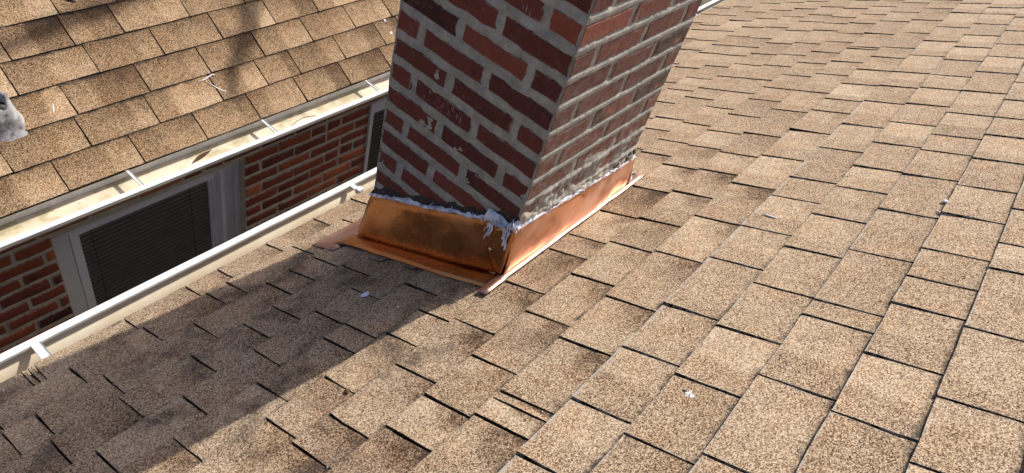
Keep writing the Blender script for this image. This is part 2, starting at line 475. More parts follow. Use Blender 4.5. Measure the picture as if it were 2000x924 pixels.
def frame_M(fr, x, s):
    O, X, S, N, sg = fr
    Yl = S * sg
    M = Matrix.Identity(4)
    o = O + X * x + S * s
    for i in range(3):
        M[i][0] = X[i]; M[i][1] = Yl[i]; M[i][2] = N[i]; M[i][3] = o[i]
    return M

def vis_size(P):
    d = P - CAM
    z = d.dot(fwd)
    if z <= .1: return 0
    px = 1000 + 1372.7 * d.dot(right) / z; py = 462 + 1372.7 * d.dot(down) / z
    if -60 < px < 2060 and -60 < py < 984: return 1.0 / (z * z)
    return 0

def lay_shingles(items, fr, parent, mat, limit=300):
    """items: (size, x0, s0, V, F, L, tone, tone2)"""
    items.sort(key=lambda t: -t[0])
    mb = MB(); A = {'tone': [], 'tone2': [], 'loc': []}; MI = []
    for i, (sz, x0, s0, V, F, L, t1, t2) in enumerate(items):
        at = {'tone': [t1] * len(V), 'tone2': [t2] * len(V), 'loc': L}
        nq = (len(set(l[0] for l in L)) - 1) * 5
        mi = [0] * nq + [1] * (len(F) - nq)
        if i < limit and sz > 0:
            o = Vector((x0, s0 * fr[4], 0))
            obj('shingle', [v - o for v in V], F, (mat, M_edge), parent, False, at, M=frame_M(fr, x0, s0), mi=mi)
        else:
            mb.add(V, F); MI += mi
            for k in A: A[k] += at[k]
    if mb.V:
        o = obj('shingle_field', mb.V, mb.F, (mat, M_edge), parent, False, A, M=frame_M(fr, 0, 0), mi=MI)
        o['kind'] = 'stuff'

# roof deck under the shingles
RIDGE = 2.45
XL, XR = -3.2, 5.6
dk = []
for x in (XL, XR):
    dk += [Vector((x, 0, 0)) + FR1[2] * (EAVE(x) + .006) + FR1[3] * -.002, Vector((x, 0, 0)) + FR1[2] * RIDGE + FR1[3] * -.002]
rp = dk[1].copy(); rq = dk[3].copy()
Vd = [dk[0], dk[2], dk[3], dk[1], Vector((XR, rq.y - 2.6, rq.z - 2.6 * TA)), Vector((XL, rp.y - 2.6, rp.z - 2.6 * TA))]
Vd += [v + Vector((0, 0, -.012)) for v in Vd]
roof = obj('roof', Vd, [(0, 1, 2, 3), (3, 2, 4, 5), (7, 6, 9, 8), (9, 11, 10, 8), (0, 6, 7, 1), (1, 7, 8, 2), (2, 8, 10, 4), (4, 10, 11, 5), (5, 11, 9, 3), (3, 9, 6, 0)], M_deck, house)
tag(roof, 'tan three tab shingle roof slope')
items = []
rng = random.Random(11)
k = 0
while bound(k + 1, 0) < RIDGE - .02:
    xs = list(SLITS.get(k, []))
    if not xs: xs = [rng.uniform(-.1, .1)]
    full = [xs[0]]
    for x in xs[1:]:
        g = x - full[-1]
        if g > .31:
            m = int(round(g / .19)); a = full[-1]
            for q in range(1, m): full.append(a + g * q / m + rng.uniform(-.02, .02))
        full.append(x)
    while full[0] > XL + .25: full.insert(0, full[0] - rng.uniform(.16, .215))
    while full[-1] < XR - .25: full.append(full[-1] + rng.uniform(.17, .235))
    full = [XL] + full + [XR]
    bl = lambda x, k=k: bound(k, x); bu = lambda x, k=k: bound(k + 1, x)
    for a, b in zip(full, full[1:]):
        V, F, L = tab_geo(a, b, bl, bu, -1, rng, bw=.011 if (k == 10 and a < 1.3) else .005, gap=(.0018 if a < -.25 and k < 7 else .0022) + .0014 * max(0, min(1, a / 2.0)))
        xm = (a + b) / 2; sm = (bl(xm) + bu(xm)) / 2
        P = FR1[2] * sm + Vector((xm, 0, 0))
        dark = rng.uniform(.55, 1.0) if k in (7, 8, 9) else rng.uniform(.1, .65) if k < 10 else rng.uniform(0, .28)
        if xm < -.2 and k < 7: dark *= .7
        if xm > .8: dark *= .35
        wear = rng.uniform(.6, 1.0) if k in (10, 11, 12, 13, 14) else rng.uniform(0, .3)
        if k == 10: wear = 1.0 if a < 1.3 else .4
        t1 = (rng.gauss(.5, .17 if k < 10 and a < .8 else .075), dark, wear, 1)
        t2 = (rng.uniform(.25, .8), .5 + rng.choice((-1, 1)) * rng.uniform(0, .22), rng.random(), 1)
        if k >= 9: t2 = (rng.uniform(.25, .6), .5 + rng.uniform(-.02, .24), t2[2], 1)
        elif a > .8: t2 = (rng.uniform(.25, .6), .5 + rng.uniform(-.05, .20), t2[2], 1)
        items.append((vis_size(P) * (b - a + .05), a, bl(a), V, F, L, t1, t2))
    k += 1
lay_shingles(items, FR1, roof, M_sh1)
# fascia and wall below the near eave
mb = MB()
mb.add([Vector((XL, -EAVE(XL) * ca - .045, EAVE(XL) * sa - .02)), Vector((XR, -EAVE(XR) * ca - .045, EAVE(XR) * sa - .02)),
        Vector((XR, -EAVE(XR) * ca - .045, EAVE(XR) * sa - .22)), Vector((XL, -EAVE(XL) * ca - .045, EAVE(XL) * sa - .22)),
        Vector((XL, -EAVE(XL) * ca - .065, EAVE(XL) * sa - .03)), Vector((XR, -EAVE(XR) * ca - .065, EAVE(XR) * sa - .03)),
        Vector((XR, -EAVE(XR) * ca - .065, EAVE(XR) * sa - .22)), Vector((XL, -EAVE(XL) * ca - .065, EAVE(XL) * sa - .22))],
       [(0, 1, 2, 3), (5, 4, 7, 6), (0, 4, 5, 1), (3, 2, 6, 7), (0, 3, 7, 4), (1, 5, 6, 2)])
mb.build('fascia', M_lip, house)
mb = MB(); mb.box((XL + .1, -4.2, -4.6), (XR - .1, .56, -.62)); mb.build('wall', M_siding, house)

# ------------------------------------------------------------------ gutters
def gutter(name, label, lipf, inward, x0, x1, mt, hang, group, zs=1.0, back=0.0):
    """lipf(x)->outer lip point; inward: +1/-1 along Y towards the roof it drains"""
    c0 = lipf((x0 + x1) / 2)
    g = thing(name, label, 'gutter', c0 - Vector((0, 0, .1)), group)
    prof = [(.0, -.006), (.0005, -.022), (.010, -.032), (.020, -.042), (.028, -.056), (.032, -.072), (.033, -.088), (.038, -.094), (.060, -.095), (.085, -.095), (.105, -.094), (.112, -.088), (.113, -.06), (.113, -.03), (.113, .004)]
    prof = [(o + (back if o > .1 else back * max(0, o - .05) / .05), z * (zs if z < -.03 else 1)) for o, z in prof]
    N = 60; V = []; F = []; L = []
    tot = len(prof) - 1
    for i in range(N + 1):
        x = x0 + (x1 - x0) * i / N
        p = lipf(x)
        for j, (o, z) in enumerate(prof):
            wob = .0012 * fbm((x, j * .05, 0), 3, 2)
            V.append(p + Vector((0, inward * (o + wob), z)))
            L.append((j / tot, 0, 0, 1))
    n = len(prof)
    for i in range(N):
        for j in range(n - 1):
            a = i * n + j
            f = (a, a + 1, a + n + 1, a + n)
            F.append(f if inward > 0 else f[::-1])
    obj('trough', V, F, mt, g, True, {'loc': L}, solid=.0012)
    lp = [(-.001, -.010), (-.002, -.001), (.000, .001), (.017, .0015), (.0195, -.0005), (.0195, -.008)]
    V = []; F = []
    for i in range(N + 1):
        x = x0 + (x1 - x0) * i / N
        p = lipf(x)
        for (o, z) in lp: V.append(p + Vector((0, inward * (o + .0008 * fbm((x, 3, 0), 4, 2)), z + .0006 * fbm((x, 9, 0), 5, 2))))
    n = len(lp)
    for i in range(N):
        for j in range(n - 1):
            a = i * n + j; f = (a, a + n, a + n + 1, a + 1); F.append(f if inward > 0 else f[::-1])
    obj('lip', V, F, M_lip, g, False, solid=.001)
    for hx, ln, kind in hang:
        p = lipf(hx); mb = MB()
        def P(o, z, dx): return p + Vector((dx, inward * o, z))
        w = .011 if kind else .006
        pr = [(.016, -.010), (.020, -.003), (ln - .004, -.002), (ln, -.006)]
        sec = [(-w, 0), (-w, .005), (-w + .003, .0015), (w - .003, .0015), (w, .005), (w, 0)]
        V = []; F = []
        for (o, z) in pr:
            for (dx, dz) in sec: V.append(P(o, z + dz, dx))
        m = len(sec)
        for i in range(len(pr) - 1):
            for j in range(m - 1):
                a = i * m + j; F.append((a, a + 1, a + m + 1, a + m))
        h = obj('hanger', V, F, M_lip, g, False, solid=.0015)
        if kind == 1:
            mb.box(P(ln - .008, -.012, -.010), P(ln + .010, .010, .010)); mb.box(P(ln + .004, -.018, -.006), P(ln + .012, .006, .004))
            mb.build('screw_block', M_lip, h)
    return g

nlip = lambda x: Vector((x, .800 + .020 * x, -.392 - .012 * x))
gutter('gutter', 'cream gutter with white lip along the near roof edge beside the chimney', nlip, -1, -3.2, 5.6, M_trough1,
       [(.235, .055, 1), (-.815, .075, 2), (-2.0, .1, 2), (1.6, .1, 2), (3.0, .1, 2)], 'eaves gutters')
DE = .0085
flip_ = lambda x: Vector((x, 1.4445 + DE * x, -.700))
gutter('gutter', 'dirty gutter with white lip under the golden shingles of the brick house', flip_, 1, -2.6, 4.6, M_trough2,
       [(-.165, .135, 0), (.435, .135, 0), (1.035, .135, 0), (1.7, .135, 0), (-.8, .135, 0)], 'eaves gutters', .62, .042)

# ------------------------------------------------------------------ chimney
W, Lc, H0, CD = .466, .558, .7144, .0677
chim = thing('chimney', 'weathered red brick chimney with new copper flashing at its base', 'chimney', (.28, .23, -.13))

def rbox(a, b, rng, seg=(3, 3, 2), jit=.0012, rnd=.0028):
    """brick: subdivided box with rounded, uneven arrises; returns V, F, edge weights"""
    a = Vector(a); b = Vector(b); s = b - a
    nx, ny, nz = seg
    idx = {}; V = []; E = []; F = []
    def t(n, i, l):
        if n == 1: return float(i)
        e = min(.007 / l, .25)
        if i == 0: return 0.0
        if i == n: return 1.0
        if n == 2: return .5
        return e + (1 - 2 * e) * (i - 1) / (n - 2)
    ox = rng.uniform(0, 50)
    def vid(i, j, k):
        key = (i, j, k)
        if key in idx: return idx[key]
        p = Vector((a.x + s.x * t(nx, i, s.x), a.y + s.y * t(ny, j, s.y), a.z + s.z * t(nz, k, s.z)))
        bd = (i in (0, nx)) + (j in (0, ny)) + (k in (0, nz))
        c = (a + b) / 2
        if bd >= 2:
            q = p - c
            for ax, (ii, nn) in enumerate(((i, nx), (j, ny), (k, nz))):
                if ii in (0, nn): q[ax] -= math.copysign(rnd * rng.uniform(.35, 1.3), q[ax])
            p = c + q
        jv = Vector((fbm((p.x + ox, p.y, p.z), 45, 2), fbm((p.x, p.y + ox, p.z), 45, 2), fbm((p.x, p.y, p.z + ox), 45, 2))) * jit
        if bd == 1:
            if i in (0, nx): jv.x *= .10
            if j in (0, ny): jv.y *= .10
        elif k in (0, nz):
            if i in (0, nx): jv.x *= .5
            if j in (0, ny): jv.y *= .5
        p += jv
        if bd >= 2: p += Vector((rng.uniform(-1, 1), rng.uniform(-1, 1), rng.uniform(-1, 1))) * jit * .3
        idx[key] = len(V); V.append(p); E.append(1.0 if bd >= 2 else 0.0)
        return idx[key]
    for k in (0, nz):
        for i in range(nx):
            for j in range(ny):
                f = (vid(i, j, k), vid(i + 1, j, k), vid(i + 1, j + 1, k), vid(i, j + 1, k)); F.append(f if k else f[::-1])
    for j in (0, ny):
        for i in range(nx):
            for k in range(nz):
                f = (vid(i, j, k), vid(i + 1, j, k), vid(i + 1, j, k + 1), vid(i, j, k + 1)); F.append(f[::-1] if j else f)
    for i in (0, nx):
        for j in range(ny):
            for k in range(nz):
                f = (vid(i, j, k), vid(i, j + 1, k), vid(i, j + 1, k + 1), vid(i, j, k + 1)); F.append(f if i else f[::-1])
    return V, F, E

def put_brick(a, b, mat, parent, rng, t, seg, jit=.0012, rnd=.0028, field=None, yaw=None):
    V, F, E = rbox(a, b, rng, seg, jit, rnd)
    if yaw: V = [yaw @ v for v in V]
    at = {'tone': [t] * len(V), 'loc': [(0, 0, e, 1) for e in E]}
    if field is not None:
        field[0].add(V, F); field[1]['tone'] += at['tone']; field[1]['loc'] += at['loc']
        return
    obj('brick', V, F, mat, parent, False, at)

rng = random.Random(5)
BH = .0525
JT = CD - BH
HJ = .0065                                       # half a head joint
n_b = 0
for k in range(-9, 15):
    zt = H0 - (k - 1) * CD - JT / 2             # top of course k (between joints k-1 and k)
    zb = zt - BH
    odd = (k % 2)
    B = []
    D = .09
    # corner at (0,0): left face along Y, right face along X
    if odd == 0:                                  # joint numbering: course k.5 -> index k
        ysplit = [0, .188, .388, W]; xsplit = [0, .09, .289, .48, Lc]
        B = [(0, 0, .09, .188), (0, .188, .09, .388), (0, .388, .2, W), (.09, 0, .289, .09), (.289, 0, .48, .09), (.48, 0, Lc, .188), (.2, W - .09, .39, W), (.39, W - .09, Lc, W), (Lc - .09, .188, Lc, W - .09)]
    else:
        B = [(0, 0, .19, .086), (0, .086, .09, .283), (0, .283, .09, W), (.19, 0, .38, .086), (.38, 0, Lc, .086), (Lc - .09, .086, Lc, .283), (Lc - .09, .283, Lc, W), (.09, W - .09, .28, W), (.28, W - .09, Lc - .09, W)]
    for (x0, y0, x1, y1) in B:
        if zt < -TA * max(y0, .02) - .02: continue
        # pull joints in where the brick meets a neighbour
        hj = lambda: HJ * rng.uniform(.75, 1.25)
        X0 = x0 + (0 if x0 == 0 else hj()); X1 = x1 - (0 if x1 == Lc else hj())
        Y0 = y0 + (0 if y0 == 0 else hj()); Y1 = y1 - (0 if y1 == W else hj())
        tv = min(.98, max(.14, rng.gauss(.52, .17)))
        soot = rng.random(); spot = rng.random()
        if rng.random() < .03: tv = .07; soot = .9
        pro = rng.uniform(-.0007, .0007)
        seg = (7 if x1 - x0 > .12 else 4, 7 if y1 - y0 > .12 else 4, 4)
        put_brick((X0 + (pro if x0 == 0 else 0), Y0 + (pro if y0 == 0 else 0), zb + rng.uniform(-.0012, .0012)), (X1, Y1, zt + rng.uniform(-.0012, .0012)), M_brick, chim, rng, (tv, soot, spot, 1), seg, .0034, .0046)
        n_b += 1

# mortar body: two finely shaped faces, plain back
ZT = H0 + 9.5 * CD
def mortar_face(ax):
    span = W if ax == 0 else Lc
    z0 = -.36 if ax == 0 else -.08
    nu = int(span / .0055); nz = int((ZT - z0) / (.0048 if ax == 0 else .0034))
    V = []; F = []
    for j in range(nz + 1):
        z = z0 + (ZT - z0) * j / nz
        q = (H0 - z) / CD
        kk = round(q); dz = (q - kk) * CD                 # below the joint centre is positive
        course = math.floor(q) + 1
        for i in range(nu + 1):
            u = span * i / nu
            p = (u, z, 7.0 * ax + 1)
            n = fbm(p, 14, 3); n2 = fbm((u + 9, z, 3 + ax), 55, 3); n3 = fbm((u, z + 5, 2), 6, 2)
            if ax == 0:
                d = -.0024 + .0030 * n + .0018 * n2
                if abs(dz) < .007: d += .0012
            else:
                d = -.0034 + .0010 * n2 + .0006 * n
                if abs(dz + .0022 * n + .0014 * n2) < .0086:
                    d = .0012 + .0005 * n + .0007 * n2 - max(0, dz) * .12
                if z < .31: d += min(.0052, (.31 - z) * .05) * max(0, .75 + 1.0 * n + .6 * n2)
            edge = min(u, span - u)
            if edge < .003: d = min(d, -.001)
            V.append(Vector((-d, u, z)) if ax == 0 else Vector((u, -d, z)))
    w = nu + 1
    for j in range(nz):
        for i in range(nu):
            a = j * w + i; f = (a, a + 1, a + 1 + w, a + w)
            F.append(f[::-1] if ax == 0 else f)
    return V, F
mb = MB()
mb.add(*mortar_face(0)); mb.add(*mortar_face(1))
mb.add([(Lc - .004, 0, -.2), (Lc - .004, W - .004, -.45), (Lc - .004, W - .004, ZT), (Lc - .004, 0, ZT), (0, W - .004, -.45), (0, W - .004, ZT)], [(0, 1, 2, 3), (1, 4, 5, 2)])
mb.add([(0, 0, ZT), (Lc, 0, ZT), (Lc, W, ZT), (0, W, ZT)], [(0, 1, 2, 3)])
mb.build('mortar', M_mortar, chim, True)
mb = MB(); mb.box((-.03, -.03, ZT), (Lc + .03, W + .03, ZT + .06)); mb.build('crown', M_mortar, chim)
mb = MB(); mb.tube([(Lc / 2, W / 2, ZT + .06), (Lc / 2, W / 2, ZT + .22)], .1, 20); mb.build('flue', M_brick2, chim, True)

# ---- copper flashing
def sheet(fn, nu, nv):
    V = [Vector(fn(i / nu, j / nv)) for j in range(nv + 1) for i in range(nu + 1)]
    F = [(j * (nu + 1) + i, j * (nu + 1) + i + 1, (j + 1) * (nu + 1) + i + 1, (j + 1) * (nu + 1) + i) for j in range(nv) for i in range(nu)]
    return V, F
FH = .186
def ltop(y):                                      # upper edge of the left panel
    return -TA * y + FH + .004 * fbm((y, 0, 0), 6, 2) - .014 * math.exp(-((y - .02) / .03) ** 2)
def left_panel(u, v):
    y = -.009 + u * (.474 + .024 * (1 - v))
    zb = -TA * y + .014
    z = zb + (ltop(max(y, 0)) - zb) * v
    out = .010 + .010 * (1 - v) + .0035 * fbm((y, z, 4), 7, 2) + .004 * math.sin(u * 3.1) * (1 - v)
    if v > .9: out -= .004 * (v - .9) * 10
    return (-out, y, z)
V, F = sheet(left_panel, 30, 10)
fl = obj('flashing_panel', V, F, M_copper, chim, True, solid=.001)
tag(fl, 'brown shaded copper panel')
def left_flange(u, v):
    y = -.022 + u * .53
    o = .018 + v * (.060 + .006 * fbm((y, 1, 0), 8, 2) + .004 * math.sin(u * 7))
    n = .0165 - .003 * v + .002 * fbm((y, v * .2, 2), 9, 2) + (.003 * v if u > .6 else 0)
    if v == 0: n += .001
    return RP(-o, y, n)
V, F = sheet(left_flange, 30, 3)
obj('flange', V, [f[::-1] for f in F], M_copper, fl, True, solid=.001)
# fold line between panel and flange, its highlight painted by the brighter copper tone
mb = MB(); mb.tube([RP(-.0195, -.015 + .505 * i / 20, .0175 + .0012 * fbm((i * .3, 2, 0), 1, 1)) for i in range(21)], .0016, 6); mb.build('fold', M_copper_b, fl, True)
# corner tongue lapped round from the sunny side
def tongue(u, v):
    wdt = .010 + .066 * (1 - (1 - v) ** 2.2) - (.02 * max(0, v - .86) / .14)
    y = -.011 + u * wdt
    zb = -TA * y + .018
    z = zb + (FH - .022) * v - .01 * u * v
    return (-(.0225 - .010 * v) - .0015 * math.sin(u * 3.1), y, z)
V, F = sheet(tongue, 6, 10)
obj('corner_fold', V, F, M_copper, fl, True, solid=.001)

def rtop(x): return .178 - .045 * (x / .57) + .003 * fbm((x, 5, 0), 7, 2)
def right_panel(u, v):
    x = -.014 + u * (.583 + .022 * (1 - v))
    zb = .012
    z = zb + (rtop(max(0, x)) - zb) * v
    out = .008 + .008 * (1 - v) + .003 * fbm((x, z, 8), 6, 2)
    return (x, -out, z)
V, F = sheet(right_panel, 34, 8)
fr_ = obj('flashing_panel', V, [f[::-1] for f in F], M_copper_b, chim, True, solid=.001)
tag(fr_, 'bright sunlit copper panel')
def right_flange(u, v):
    x = -.105 + u * .77
    o = .012 + v * (.024 + .003 * fbm((x, 6, 0), 7, 2))
    if x < -.02: o += .004
    n = .0185 - .004 * v + .0014 * fbm((x, v, 5), 10, 2)
    return RP(x, -o, n)
V, F = sheet(right_flange, 34, 2)
obj('flange', V, F, M_copper_p, fr_, True, solid=.001)
mb = MB(); mb.tube([RP(-.012 + .60 * i / 24, -.0165 - .001 * fbm((i * .5, 0, 0), 1, 1), .0185) for i in range(25)], [.0009 + .0008 * abs(fbm((i * .9, 1, 0), 1, 1)) for i in range(25)], 5); mb.build('dark_crease_line', M_tar, fr_, True)  # thin dark line along the crease of panel and flange
# downslope apron and far side for completeness
def apron(u, v):
    x = -.115 + u * .80
    y = W + .008 + v * (.092 + .004 * fbm((x, 2, 2), 8, 2))
    return RP(x, y, .0145 - .003 * v + .001 * fbm((x, v, 1), 9, 2))
V, F = sheet(apron, 24, 3)
obj('flange', V, F, M_copper_p, chim, True, solid=.001)
V, F = sheet(lambda u, v: (u * Lc, W + .008, -TA * W + .012 + v * .17), 4, 2)
obj('flashing_panel', V, F, M_copper, chim, True, solid=.001)
V, F = sheet(lambda u, v: (Lc + .008, u * W, -TA * u * W + .012 + v * .16), 4, 2)
obj('flashing_panel', V, [f[::-1] for f in F], M_copper, chim, True, solid=.001)

# ---- old tar and crumbled mortar above the flashing
def crumb(ax, h0, h1, name, mat, seed, thr):
    span = W if ax == 0 else Lc
    nu = int(span / .005); nv = 11; V = []; F = []
    for j in range(nv + 1):
        v = j / nv
        for i in range(nu + 1):
            u = span * i / nu
            base = (ltop(u) if ax == 0 else rtop(u)) - .006
            hh = h0 + h1 * max(0, .5 + fbm((u, seed, 0), 16, 3))
            z = base + hh * v
            d = .0068 + .0055 * fbm((u, z, seed), 60, 3) + .004 * fbm((u, z, seed), 20, 2)
            d *= 1 - v ** 3
            d -= .006 * v ** 4
            V.append(Vector((-d, u, z)) if ax == 0 else Vector((u, -d, z)))
    w = nu + 1
    for j in range(nv):
        for i in range(nu):
            a = j * w + i; f = (a, a + 1, a + 1 + w, a + w); F.append(f[::-1] if ax == 0 else f)
    obj(name, V, F, mat, chim, True)
crumb(0, .020, .026, 'old_tar', M_tar, 3.0, 0)
crumb(1, .022, .030, 'mortar_crumble', M_smear, 8.0, 0)
# tar lump near the far corner of the sunny face
mb = MB(); rg = random.Random(3)
for i in range(26):
    x = rg.uniform(.44, .556); z = rtop(x) + rg.uniform(.004, .034) * (x - .40) / .15
    mb.tube([(x, -.001, z), (x + rg.uniform(-.006, .006), -.006, z + rg.uniform(-.004, .006))], [.006 * rg.uniform(.6, 1.3), .003], 6)
mb.build('old_tar', M_tar, chim, True)

# ---- sealant
def bead(pts, r0, name='sealant', seed=0, n=8, sq=1.0, wob=.35):
    mb = MB()
    R_ = [r0 * (1 + wob * fbm((i * .37, seed, 0), 1, 2)) for i in range(len(pts))]
    R_[0] *= .4; R_[-1] *= .4
    mb.tube(pts, R_, n)
    return mb
def smear_strip(ax, a, b, up, dn, seed, thick=.003):
    """flat irregular film of sealant over the joint of brick and copper"""
    nu = int((b - a) / .004); nv = 7; V = []; F = []
    for j in range(nv + 1):
        v = j / nv
        for i in range(nu + 1):
            u = a + (b - a) * i / nu
            top = (ltop(max(0, u)) if ax == 0 else rtop(max(0, u)))
            hi = top + up * (1 + .9 * fbm((u, seed, 1), 17, 2)); lo = top - dn * (1 + 1.1 * fbm((u, seed, 7), 20, 2))
            z = lo + (hi - lo) * v
            out = (.0105 if ax == 0 else .0085) + thick * math.sin(math.pi * v) + .0010 * fbm((u, z, seed), 40, 2) - (.006 * v ** 2)
            if ax == 0: V.append(Vector((-out, u, z)))
            else: V.append(Vector((u, -out, z)))
    w = nu + 1
    for j in range(nv):
        for i in range(nu):
            p = j * w + i; f = (p, p + 1, p + 1 + w, p + w); F.append(f[::-1] if ax == 0 else f)
    return V, F
mb = MB()
mb.add(*smear_strip(0, -.006, .470, .008, .006, 2.0, .004))
mb.add(*smear_strip(0, -.008, .085, .022, .013, 5.0, .006))
mb.build('sealant', M_seal, chim, True)
mb = MB()
mb.add(*smear_strip(1, -.010, .570, .006, .006, 9.0, .003))
mb.build('sealant', M_seal, chim, True)
rg = random.Random(8)
for (y, z0, ln, r) in [(.062, .150, .058, .0028), (.055, .150, .040, .0034), (.068, .146, .030, .0026), (.012, .165, .05, .0035), (.004, .165, .06, .003), (.018, .168, .035, .003)]:
    pts = []; 
    for i in range(9):
        f = i / 8
        pts.append((-.0185 - .004 * f + .001 * math.sin(f * 9 + y * 80), y + .003 * math.sin(f * 5 + y * 50), z0 - TA * 0 - ln * f))
    bead(pts, r, seed=y * 30).build('sealant_drip', M_seal, chim, True)
mb = MB(); mb.tube([(-.0225, .038, .083), (-.0245, .038, .0815), (-.026, .038, .080)], [.004, .0045, .002], 10); mb.build('sealant_drip', M_white, chim, True)
# webbed strings at the corner
mb = MB()
for i in range(16):
    y0 = rg.uniform(.0, .10); y1 = y0 + rg.uniform(-.05, .03)
    mb.tube([(-.013, y0, ltop(max(0, y0)) + rg.uniform(.0, .03)), (-.019, (y0 + y1) / 2, ltop(max(0, y0)) + .004), (-.016, max(-.012, y1), ltop(max(0, y1)) - rg.uniform(0, .016))], [.001, .0018, .001], 5)
for i in range(5):
    y0 = rg.uniform(.12, .46)
    mb.tube([(-.008, y0, ltop(y0) + rg.uniform(.008, .02)), (-.015, y0 + rg.uniform(-.012, .012), ltop(y0) - rg.uniform(.0, .012))], [.001, .0016], 5)
for i in range(7):
    x0 = rg.uniform(.0, .5)
    mb.tube([(x0, -.006, rtop(x0) + rg.uniform(.004, .016)), (x0 + rg.uniform(-.02, .03), -.0135, rtop(x0) - rg.uniform(.0, .014))], [.001, .0018], 5)
mb.build('sealant_strings', M_seal, chim, True)
# smear at the right end of the sunny flange
mb = MB()
pts = [RP(.565, -.012, .03), RP(.585, -.010, .030), RP(.61, -.004, .022), RP(.635, .002, .02), RP(.665, .004, .018)]
mb.tube(pts, [.006, .011, .009, .010, .003], 8)
mb.tube([RP(.565, -.014, .026), RP(.595, -.020, .02), RP(.63, -.012, .018)], [.004, .007, .002], 8)
mb.tube([(.578, -.010, .10), (.586, -.012, .06), (.590, -.014, .02)], [.002, .004, .007], 8)
mb.build('sealant', M_white, chim, True)

# ------------------------------------------------------------------ neighbour house
nb = thing('brick_house', 'neighbouring brick house with golden brown shingle roof and dark shaded windows', 'house', (.4, 2.6, -4.6))
B2 = .5802
XN = Vector((math.cos(DE), math.sin(DE), 0))
YN = Vector((-math.sin(DE), math.cos(DE), 0))
FR2 = (Vector((0, 1.5707, -.7017)), XN, YN * math.cos(B2) + Vector((0, 0, math.sin(B2))), XN.cross(YN * math.cos(B2) + Vector((0, 0, math.sin(B2)))), 1)
E2 = .127
x0, x1 = -3.0, 5.0
def P2(x, s, n): return FR2[0] + FR2[1] * x + FR2[2] * s + FR2[3] * n
Vd = [P2(x0, .006, -.002), P2(x1, .006, -.002), P2(x1, 3.2, -.002), P2(x0, 3.2, -.002)]
Vd += [v - Vector((0, 0, .012)) for v in Vd]
roof2 = obj('roof', Vd, [(0, 1, 2, 3), (7, 6, 5, 4), (0, 4, 5, 1), (1, 5, 6, 2), (2, 6, 7, 3), (3, 7, 4, 0)], M_deck, nb)
tag(roof2, 'golden brown shingle roof slope')
q = .127 / .143
SL2 = {0: [-.423, -.105, .197, .485, .767, 1.062, 1.362], 1: [-.256, .046, .367, .62, .8205, 1.120, 1.4215, 1.59], 2: [-.2355, .084, .3865, .69, .9925, 1.290, 1.568], 3: [-.39, -.064, .235, .5365, .8465, 1.1225, 1.42], 4: [-.34, -.092, .1255, .4455, .75, 1.05], 5: [-.35, -.078, .17, .30]}
rng = random.Random(21)
items = []
k = 0
while k * E2 < 3.0:
    xs = [v * q for v in SL2.get(k, [rng.uniform(-.1, .1)])]
    while xs[0] > x0 + .35: xs.insert(0, xs[0] - rng.uniform(.255, .285))
    while xs[-1] < x1 - .35: xs.append(xs[-1] + rng.uniform(.255, .285))
    xs = [x0] + xs + [x1]
    wob = rng.uniform(0, 9)
    bl = lambda x, k=k, w=wob: k * E2 + .0012 * math.sin(x * 5 + w); bu = lambda x, k=k, w=wob: (k + 1) * E2
    for a, b in zip(xs, xs[1:]):
        V, F, L = tab_geo(a, b, bl, bu, 1, rng, gap=.0022)
        P = P2((a + b) / 2, (k + .5) * E2, 0)
        t1 = (rng.gauss(.48, .13), rng.uniform(0, .35), rng.uniform(0, .15), 1)
        t2 = (rng.uniform(.3, .75), .5 + rng.choice((-1, 1, 1)) * rng.uniform(.1, .38), rng.random(), 1)
        items.append((vis_size(P), a, k * E2, V, F, L, t1, t2))
    k += 1
lay_shingles(items, FR2, roof2, M_sh2)

YW = 1.65
def wallP(x, y, z):                                # wall frame: x along, y off the wall plane inwards
    return Vector((x, YW + DE * x, z)) + YN * y
WIN = [(-.450, .402, -2.05, -.972), (1.178, 2.05, -2.05, -.945)]
# mortar backing built round the two openings, with returns
mb = MB()
zt, zb = -.70, -4.6
def wquad(xa, xb, za, zc, y=.004):
    mb.add([wallP(xa, y, za), wallP(xb, y, za), wallP(xb, y, zc), wallP(xa, y, zc)], [(0, 1, 2, 3)])
xs = [-2.8, WIN[0][0], WIN[0][1], WIN[1][0], WIN[1][1], 4.8]
for i, (a, b) in enumerate(zip(xs, xs[1:])):
    if i in (1, 3):
        w_ = WIN[i // 2]
        wquad(a, b, w_[3], zt); wquad(a, b, zb, w_[2])
        for (px, qx) in ((a, 1), (b, 1)):
            mb.add([wallP(px, .004, w_[2]), wallP(px, .16, w_[2]), wallP(px, .16, w_[3]), wallP(px, .004, w_[3])], [(0, 1, 2, 3)])
        mb.add([wallP(a, .004, w_[3]), wallP(b, .004, w_[3]), wallP(b, .16, w_[3]), wallP(a, .16, w_[3])], [(0, 1, 2, 3)])
        mb.add([wallP(a, .004, w_[2]), wallP(b, .004, w_[2]), wallP(b, .16, w_[2]), wallP(a, .16, w_[2])], [(0, 1, 2, 3)])
    else:
        wquad(a, b, zb, zt)
wall = mb.build('wall', M_mortar2, nb)
tag(wall, 'red brick wall in shade under the gutter')
mb = MB(); mb.box((-2.8, 1.85, -4.6), (4.8, 4.6, -.60)); mb.build('house_body', M_dark, nb)
mb = MB()
mb.add([wallP(-2.8, -.055, -.715), wallP(4.8, -.055, -.715), wallP(4.8, -.055, -.86), wallP(-2.8, -.055, -.86), wallP(-2.8, .03, -.86), wallP(4.8, .03, -.86), wallP(-2.8, .03, -.715), wallP(4.8, .03, -.715)], [(0, 1, 2, 3), (3, 2, 5, 4), (0, 6, 7, 1)])
mb.build('fascia', M_lip, nb)
